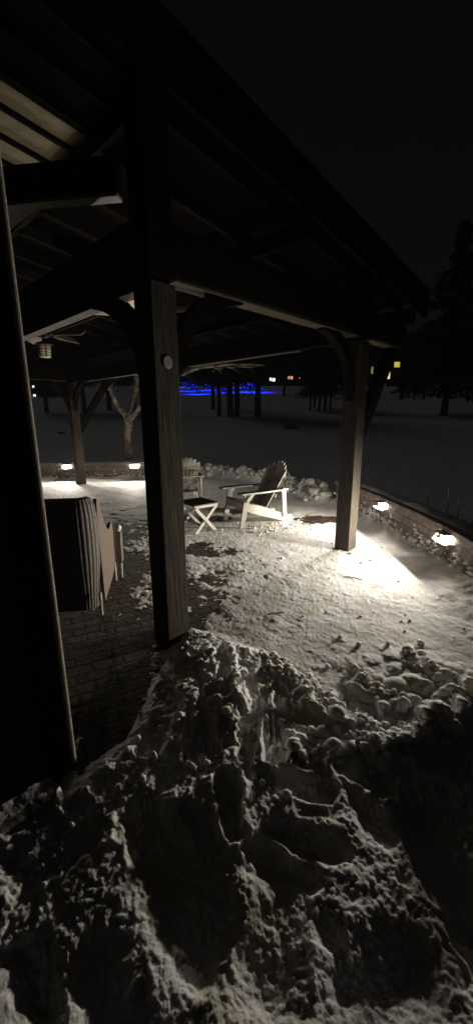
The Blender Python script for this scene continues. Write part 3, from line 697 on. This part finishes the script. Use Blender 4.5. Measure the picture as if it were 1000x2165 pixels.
# fallen leaves and twigs
LEAFP = [(953, 1278, 'curled rust brown leaf on the snow at the right edge'), (930, 1268, 'small brown leaf near the foot of the right wall'), (205, 1030, 'brown leaf'), (262, 1063, 'brown leaf patch on bright snow before the far left wall'), (724, 1010, 'x')]
for px, py, lab in LEAFP[:2]+LEAFP[3:4]:
    g_ = G(px, py); z = terr(g_.x, g_.y); m_ = MB(); r_ = .03
    o_ = [(-1, 0), (-.5, .45), (.1, .5), (.6, .3), (1.2, 0), (.6, -.35), (0, -.5), (-.6, -.4)]
    a = random.uniform(0, 6)
    m_.prism([(p*r_, q*r_) for p, q in o_], .002, lambda p, q, w_: Vector((p*math.cos(a)-q*math.sin(a), p*math.sin(a)+q*math.cos(a), w_+8*p*p+.012)))
    l_ = m_.build('dry_leaf', m_dead); l_.location = (g_.x, g_.y, z); tag(l_, lab, 'leaf', 'fallen leaves on the snow')
for a, b, c, d, lab in [(725, 1221, 765, 1228, 'thin dark twig lying on the snow before the right post'), (565, 1302, 600, 1298, 'short dark twig on the grey snow in the middle of the patio'), (472, 1285, 497, 1312, 'bent dark twig in the snow right of the near post')]:
    p = G(a, b); q = G(c, d); mid = (p+q)/2+Vector((.02, .03, 0)); pts = []
    for t_ in np.linspace(0, 1, 7):
        w3 = p*(1-t_)**2+mid*2*t_*(1-t_)+q*t_*t_; pts.append((w3.x, w3.y, terr(w3.x, w3.y)+.006))
    tag(MB().tube(pts, .004, 5).build('twig', m_twig), lab, 'twig', 'twigs on the snow')
# dry stalks standing behind the right wall, rimed with snow
for px, py, h, lab in [(893, 1075, .30, 'snow covered stalk standing behind the wall between the two right lights'), (931, 1112, .42, 'tall pale stalk just behind the wall light at the right edge'), (955, 1120, .30, 'thin stalk leaning behind the right edge wall light'), (800, 1045, .22, 'short bent stalk above the nearer post wall light'), (985, 1150, .3, 'stalk at the far right end of the wall')]:
    r = ray(px, py); best = min(densify(WALL_R, 20), key=lambda p: abs((p.x+.36)/p.y-r.x/r.y)); x0, y0 = best.x+.40, best.y
    pts = [(x0+.03*math.sin(3*t_)*h, y0, .12+(h+.30)*t_) for t_ in np.linspace(0, 1, 8)]
    m_ = MB().tube(pts, [.007+.006*random.random()*(1 if i < 6 else .3) for i in range(8)], 6)
    for i in range(4): m_.tube([pts[3+i], (pts[3+i][0]+random.uniform(-.05, .05), pts[3+i][1]+random.uniform(-.05, .05), pts[3+i][2]+.06)], [.005, .002], 5)
    tag(m_.build('dry_stalk', m_stalk), lab, 'plant', 'dry stalks behind the right wall')

# ------------------------------------------------------------------ pale forked tree beyond the far wall
m_pale = mat('mottled_bark', (.60, .53, .42), .9, noise=(.06, .05, .04), bump=.01, bscale=8.0)
Yt = 12.6
def tp(x, y, dy=0): return atY(x, y, Yt+dy)
T = empty('forked_tree', (tp(272, 960).x, Yt, .2)); tag(T, 'pale mottled tree forking into three limbs behind the far wall light', 'tree')
def tadd(name, pts, rad, n=10):
    P_ = [Vector(p)-T.location for p in pts]; q = []; rd = []
    for i in range(len(P_)-1):
        for k_ in range(5):
            t_ = k_/5; q.append(P_[i].lerp(P_[i+1], t_)+Vector((random.gauss(0, .012), random.gauss(0, .012), 0))); rd.append((rad[i]*(1-t_)+rad[i+1]*t_)*random.uniform(.9, 1.12))
    q.append(P_[-1]); rd.append(rad[-1]); return MB().tube(q, rd, n).build(name, m_pale, T, True)
tadd('trunk', [tp(274, 985), tp(268, 940), tp(272, 905), tp(273, 880)], [.16, .13, .12, .13])
tadd('limb', [tp(272, 888), tp(255, 865), tp(240, 842), tp(228, 812), tp(222, 780, .4), tp(215, 740, .6)], [.11, .085, .07, .06, .05, .03])
tadd('limb', [tp(275, 886), tp(283, 855), tp(287, 825), tp(289, 795), tp(305, 740, .3), tp(330, 680, .6)], [.11, .09, .08, .075, .06, .03])
tadd('limb', [tp(277, 884), tp(292, 866, -.2), tp(310, 842, -.5), tp(360, 800, -.9), tp(420, 777, -1.3), tp(490, 770, -1.6), tp(560, 772, -1.8)], [.10, .08, .075, .06, .05, .03, .012])
for a in range(16):
    x0 = random.uniform(212, 236) if a % 2 else random.uniform(286, 300); y0 = random.uniform(770, 840); sx = random.uniform(-35, 30)
    tadd('twig', [tp(x0, y0), tp(x0+sx*.5, y0-random.uniform(8, 25)), tp(x0+sx, y0-random.uniform(20, 60))], [.016, .010, .004], 5)
for a in range(18):
    x0 = random.uniform(340, 540); y0 = 815-(x0-330)*.17 if x0 < 500 else 774
    y0 = 803-(x0-355)*.4 if x0 < 420 else 776; dy = -.8-(x0-350)/200
    sx = random.choice((-1, 1))*random.uniform(15, 50)
    tadd('twig', [tp(x0, y0, dy), tp(x0+sx*.5, y0+random.uniform(-8, 10), dy), tp(x0+sx, y0+random.uniform(-14, 18), dy)], [.014, .009, .004], 5)

# ------------------------------------------------------------------ trees out on the lawn
def crown_mesh(name, kind, n, seed):
    rg = np.random.default_rng(seed); pts = []
    if kind == 'conifer':
        cs = []
        for lv in range(26):
            t = lv/25; R_c = (1-t)**.85*1.0+.05; nb = int(9-5*t)
            for b_ in range(nb):
                a = rg.uniform(0, 6.28); Lb = R_c*rg.uniform(.7, 1.1)
                for k_ in np.linspace(.15, 1, 7): cs.append((math.cos(a)*Lb*k_, math.sin(a)*Lb*k_, t-.05*k_*(1-t)+rg.normal(0, .006), .055*(1.15-k_*.6)))
        cs = np.array(cs)
    else:
        cs = []
        for b_ in range(60):
            d = rg.normal(size=3); d /= np.linalg.norm(d); rr = rg.uniform(.45, 1); cs.append((d[0]*rr, d[1]*rr, .5+.5*d[2]*rr, rg.uniform(.1, .24)))
        cs = np.array(cs)
    idx = rg.integers(0, len(cs), n); c = cs[idx]; off = rg.normal(size=(n, 3))*c[:, 3:4]*.8
    if kind == 'conifer': off[:, 2] *= .35
    else: off[:, 2] *= .5
    P_ = c[:, :3]+off; s_ = rg.uniform(.02, .05, n)
    e1 = rg.normal(size=(n, 3)); e1 /= np.linalg.norm(e1, axis=1)[:, None]; e2_ = np.cross(e1, rg.normal(size=(n, 3))); e2_ /= np.linalg.norm(e2_, axis=1)[:, None]
    vz = np.array([1, 1, .35])
    q = np.stack([P_-e1*s_[:, None]*vz, P_+e2_*s_[:, None]*.6*vz, P_+e1*s_[:, None]*vz, P_-e2_*s_[:, None]*.6*vz], 1).reshape(-1, 3)
    me = bpy.data.meshes.new(name); me.from_pydata(q.tolist(), [], [(4*i, 4*i+1, 4*i+2, 4*i+3) for i in range(n)]); me.materials.append(m_leaf); return me
conm = [crown_mesh('conifer_crown', 'conifer', 9000, 3), crown_mesh('conifer_crown', 'conifer', 9000, 8)]
rndm = [crown_mesh('tree_crown', 'round', 5000, 5), crown_mesh('tree_crown', 'round', 5000, 6), crown_mesh('tree_crown', 'round', 5000, 9)]
def lawn_tree(name, px, py, tw, hgt, cw, clear, kind, label, group):
    """tw trunk width in photo px; hgt, cw, clear in metres"""
    b = on_terrain(px, py); r_t = max(.04, tw/F_PX*b.y/2)
    R = empty(name, b, random.uniform(0, 6)); tag(R, label, 'tree', group)
    pts = [(0, 0, -.2), (0, 0, .15), (.03, 0, clear*.6), (.0, .04, clear*1.3), (0, 0, hgt*.85)]
    MB().tube(pts, [r_t*1.5, r_t*1.1, r_t, r_t*.9, r_t*.2], 9).build('trunk', m_bark, R, True)
    me = (conm if kind == 'c' else rndm)[random.randrange(2)]
    c = bpy.data.objects.new('crown', me); COL.objects.link(c); c.parent = R; c.location = (0, 0, clear); c.scale = (cw/2, cw/2, hgt-clear)
    if kind != 'c':
        bm_l = MB()
        for k_ in range(5):
            a = k_*1.26+random.random(); bm_l.tube([(0, 0, clear*.95), (math.cos(a)*cw*.15, math.sin(a)*cw*.15, clear+(hgt-clear)*.3), (math.cos(a)*cw*.32, math.sin(a)*cw*.32, clear+(hgt-clear)*.6)], [r_t*.5, r_t*.35, r_t*.1], 6)
        bm_l.build('limbs', m_bark, R, True)
    return R
GT = 'trees standing on the snowy lawn'
for px, py, tw, h, cw, cl, lab in [(451, 866, 7, 10, 3.6, 1.9, 'thin dark tree at the left of the clump before the blue glow'), (464, 881, 8, 10, 4.2, 2.1, 'slim dark trunk second in the clump before the blue glow'),
                                   (487, 881, 12, 11, 4.6, 2.1, 'dark trunk in the middle of the clump before the blue glow'), (501, 880, 11, 11, 4.6, 2.0, 'dark trunk right of the middle in the clump before the blue glow'),
                                   (545, 881, 13, 11, 5, 1.9, 'stout dark trunk standing apart right of the clump, blue glow behind')]:
    lawn_tree('evergreen_tree', px, py, tw, h, cw, cl, 'r', lab, GT)
for px, py, tw, lab in [(655, 868, 4, 'thin trunk at the left of the small grove left of the right post'), (664, 862, 4, 'second thin trunk of the small grove left of the right post'), (674, 871, 5, 'middle trunk of the small grove left of the right post'), (686, 870, 5, 'fourth trunk of the small grove left of the right post'), (698, 868, 4, 'trunk of the small grove closest to the right post')]:
    lawn_tree('evergreen_tree', px, py, tw, 7.5, 2.6, 1.6, 'c', lab, GT)
lawn_tree('evergreen_tree', 600, 838, 5, 12, 6, 2, 'r', 'small distant tree by itself on the lawn under the white window lights', GT)
lawn_tree('spruce_tree', 937, 878, 13, 12.3, 7.5, 1.75, 'c', 'tall dark spruce with a bare lower trunk on the lawn at right', GT)
lawn_tree('spruce_tree', 1045, 860, 13, 10, 9, 2.0, 'c', 'large dark spruce cut by the right edge of the picture', GT)
lawn_tree('spruce_tree', 985, 832, 6, 15, 8, 1.6, 'c', 'distant slim trunked spruce beneath the white lights at the right', GT)
for px, py, lab in [(850, 838, 'far bushy spruce below the yellow upper window'), (878, 834, 'far spruce between the yellow window and the tall spruce')]:
    lawn_tree('spruce_tree', px, py, 6, 3.2, 3, .5, 'c', lab, GT)
lawn_tree('evergreen_tree', 180, 872, 9, 8, 5, 1.8, 'r', 'dark tree on the lawn between the far post and its wide brace', GT)
lawn_tree('evergreen_tree', 232, 868, 9, 9, 5, 2.0, 'r', 'dark tree on the lawn just left of the forked pale tree', GT)
lawn_tree('evergreen_tree', 100, 872, 8, 8, 5, 1.8, 'r', 'dark tree on the lawn left of the far post', GT)
# distant woods as one mass
n = 15000; rg = np.random.default_rng(4)
a = rg.uniform(-.95, .95, n); D = rg.uniform(128, 150, n); x = D*np.tan(a*.8); y = D
top = 9+7*(vnoise(x/9, x*0+3., 4))+5*vnoise(x/3.5, x*0, 8); z = lawn_h(y)+rg.uniform(0, 1, n)**.8*top-.5
s_ = rg.uniform(.5, 1.5, n); e1 = rg.normal(size=(n, 3)); e1 /= np.linalg.norm(e1, axis=1)[:, None]; e2_ = np.cross(e1, rg.normal(size=(n, 3))); e2_ /= np.linalg.norm(e2_, axis=1)[:, None]
P_ = np.stack([x, y, z], 1); q = np.stack([P_-e1*s_[:, None], P_+e2_*s_[:, None]*.7, P_+e1*s_[:, None], P_-e2_*s_[:, None]*.7], 1).reshape(-1, 3)
me = bpy.data.meshes.new('distant_woods'); me.from_pydata(q.tolist(), [], [(4*i, 4*i+1, 4*i+2, 4*i+3) for i in range(n)]); me.materials.append(m_leaf)
dw_ = bpy.data.objects.new('distant_woods', me); COL.objects.link(dw_); tag(dw_, 'black line of distant woods along the top of the snowy rise', 'woods', kind='stuff')

# small dark rocks on the lawn
def rock(px, py, w_, h, label, snowy):
    b = on_terrain(px, py, 9.) ; R = empty('rock', b); tag(R, label, 'rock', 'rocks on the lawn')
    bm = bmesh.new(); q = bmesh.ops.create_icosphere(bm, subdivisions=3, radius=1)['verts']
    for p in q:
        k_ = 1+.25*float(fbm(np.array([p.co.x*3]), np.array([p.co.y*3+p.co.z]), 1.2, 3, 7)[0]); p.co = Vector((p.co.x*w_*k_, p.co.y*w_*.6*k_, p.co.z*h*k_+h*.3))
    x_ = MB(); x_.bm.free(); x_.bm = bm; x_.build('stone', m_rock, R, True)
    if snowy:
        x_ = MB(); x_.tube([(0, 0, h*1.05), (0, 0, h*1.35), (0, 0, h*1.5)], [w_*.8, w_*.6, w_*.2], 12); x_.build('snow_cover', m_snow, R, True)
rock(615, 906, .42, .20, 'low dark mound poking out of the snowy lawn beyond the chair', False)
rock(131, 917, .22, .10, 'small snow capped rock on the lawn left of the far post', True)

# ------------------------------------------------------------------ far houses with lit windows
def far_house(x0, x1, ybase, D, storeys, wins, label):
    b0 = atY(x0, ybase, D); b1 = atY(x1, ybase, D); zb = float(lawn_h(np.array(D)))-.3; w_ = b1.x-b0.x; H_ = storeys*3.1
    R = empty('far_house', ((b0.x+b1.x)/2, D, zb)); tag(R, label, 'house', 'houses beyond the lawn')
    MB().box((0, 4, H_/2), (w_, 8, H_)).build('wall', m_farhouse, R)
    MB().prism([(-.5, H_-.02), (8.5, H_-.02), (4, H_+2.6)], w_+1, lambda a, b, c: Vector((c, a, b+.03))).build('roof', m_roof, R)
    for wx, wy, ww, wh, m, arch in wins:
        p = atY(wx, wy, D); a = ww/F_PX*D/2; h = wh/F_PX*D/2; c = p-R.location
        fr = MB()
        fr.prism([(-a-.12, -h-.12), (a+.12, -h-.12), (a+.12, h+.12), (-a-.12, h+.12)], .06, lambda p_, q_, w3: Vector((c.x+p_, -.04+w3, c.z+q_)))
        f = fr.build('window', m_farhouse, R)
        out = [(-a, -h), (a, -h), (a, h), (-a, h)] if not arch else [(-a, -h), (a, -h), (a, h*.3), (a*.6, h*.75), (0, h), (-a*.6, h*.75), (-a, h*.3)]
        MB().prism(out, .03, lambda p_, q_, w3: Vector((c.x+p_, -.09+w3, c.z+q_))).build('pane', m, f)
    return R
far_house(770, 872, 828, 100, 2, [(838.5, 771, 11, 10, m_win, 0), (819, 790, 9, 20, m_winw, 1), (786, 783, 4, 13, mat('dim_green_window', (.3, .35, .1), .5, emit=(.5, .55, .15), strength=.35), 0), (811, 812, 6, 9, mat('dim_window', (.2, .2, .2), .5, emit=(.5, .5, .45), strength=.12), 0)], 'far two storey house with yellow lit windows right of the right post')
far_house(556, 640, 825, 112, 1, [(572, 802, 4, 6, m_bulbw, 0), (578.5, 803, 6, 6, m_bulbw, 0), (610, 799, 3.5, 6, m_wino, 0), (616, 799, 5, 6, m_wino, 0), (633, 799, 2, 3, m_wino, 0)], 'far low house with two white and two orange lit windows beyond the lawn')
far_house(960, 1040, 825, 118, 1, [(983, 804, 3.5, 5, m_bulbw, 0), (991.5, 803, 8, 4.5, m_winw, 0)], 'far low house with small white lights at the right edge')
far_house(45, 90, 845, 60, 1, [(72, 818, 3.5, 5, m_bulbw, 0), (74.5, 836, 5, 4, m_bulbw, 0)], 'far dark house with two white dots of light at far left')
far_house(380, 460, 825, 118, 1, [], 'far dark house beyond the blue glow')
# blue pole light
pb = atY(973.5, 785, 95); gz = float(lawn_h(np.array(95.)))
PL = empty('lamp_post', (pb.x, 95, gz)); tag(PL, 'thin lamp post with a tiny bluish light beyond the spruce', 'lamp post')
MB().tube([(0, 0, 0), (0, 0, pb.z-gz)], [.08, .05], 8).build('pole', m_metal, PL)
bm = bmesh.new(); bmesh.ops.create_icosphere(bm, subdivisions=2, radius=.26); x_ = MB(); x_.bm.free(); x_.bm = bm; lh = x_.build('lamp_head', m_bulbl, PL); lh.location = (0, 0, pb.z-gz)

# shrubs wrapped in blue lights, and the light they throw on the snow
def blue_shrub(px, py, D, w_, h, energy, nb, label, br=.07):
    h *= .6; nb = nb if energy > 15000 else nb//3+1
    g_ = atY(px, py, D); z0 = float(lawn_h(np.array(float(D)))); R = empty('lit_shrub', (g_.x, D, z0)); tag(R, label, 'shrub', 'shrubs strung with blue lights')
    me = rndm[0]; c = bpy.data.objects.new('foliage', me); COL.objects.link(c); c.parent = R; c.scale = (w_/2, w_/2, h)
    sb = MB()
    for _ in range(nb):
        a = random.uniform(0, 6.28); e_ = random.uniform(.1, 1); x_, y_, z_ = math.cos(a)*w_/2*math.sin(math.pi*min(.95, e_)), -abs(math.sin(a))*w_/2*math.sin(math.pi*min(.95, e_)), h*e_
        q = bmesh.ops.create_icosphere(sb.bm, subdivisions=1, radius=br)['verts']; bmesh.ops.translate(sb.bm, verts=q, vec=(x_, y_, z_))
    sb.build('light_string', m_bulbb, R)
    ld = bpy.data.lights.new('blue_glow', 'SPOT'); ld.energy = energy*BLUE; ld.color = (.004, .02, 1); ld.shadow_soft_size = .4; ld.spot_size = math.radians(150); ld.spot_blend = .8
    lo = bpy.data.objects.new('blue_glow', ld); COL.objects.link(lo); lo.parent = R; lo.location = (0, -w_*.6, h+.6); lo.rotation_euler = (math.radians(12), 0, 0)
for args in [(405, 822, 80, 3.0, 2.2, 9000, 12, 'wide shrub with blue lights at the left end of the blue glow'), (440, 822, 84, 2.6, 2.2, 9000, 8, 'shrub with blue lights behind the clump of trunks'),
             (478, 824, 72, 2.0, 1.6, 7000, 6, 'low shrub with blue lights seen between the trunks'), (527, 824, 74, 2.6, 2.6, 15500, 14, 'brightest blue lit shrub right of the trunks'), (420, 824, 66, 1.6, 1.2, 7000, 5, 'low shrub with blue lights nearest the left end of the blue glow'), (395, 820, 105, 3, 2.2, 14000, 5, 'farthest blue lit shrub at the left of the glow'), (505, 820, 100, 3, 2.2, 14000, 5, 'farthest blue lit shrub between the trunks'), (552, 824, 70, 1.6, 1.2, 5000, 5, 'small blue lit shrub behind the stout trunk')]:
    blue_shrub(*args)

# ------------------------------------------------------------------ faint haze added to give the lamps a halo
hm = bpy.data.materials.new('halo_haze'); hm.use_nodes = True; t = hm.node_tree; t.nodes.clear()
ho = t.nodes.new('ShaderNodeOutputMaterial'); hv = t.nodes.new('ShaderNodeVolumePrincipled'); hv.inputs['Density'].default_value = HAZE; hv.inputs['Color'].default_value = (.95, .96, 1, 1); hv.inputs['Anisotropy'].default_value = .3
t.links.new(hv.outputs[0], ho.inputs['Volume'])
hz = MB().box((0, 190, 20), (900, 520, 50)).build('haze', hm); tag(hz, 'faint haze added over the night scene for lamp halos', 'haze', kind='stuff')
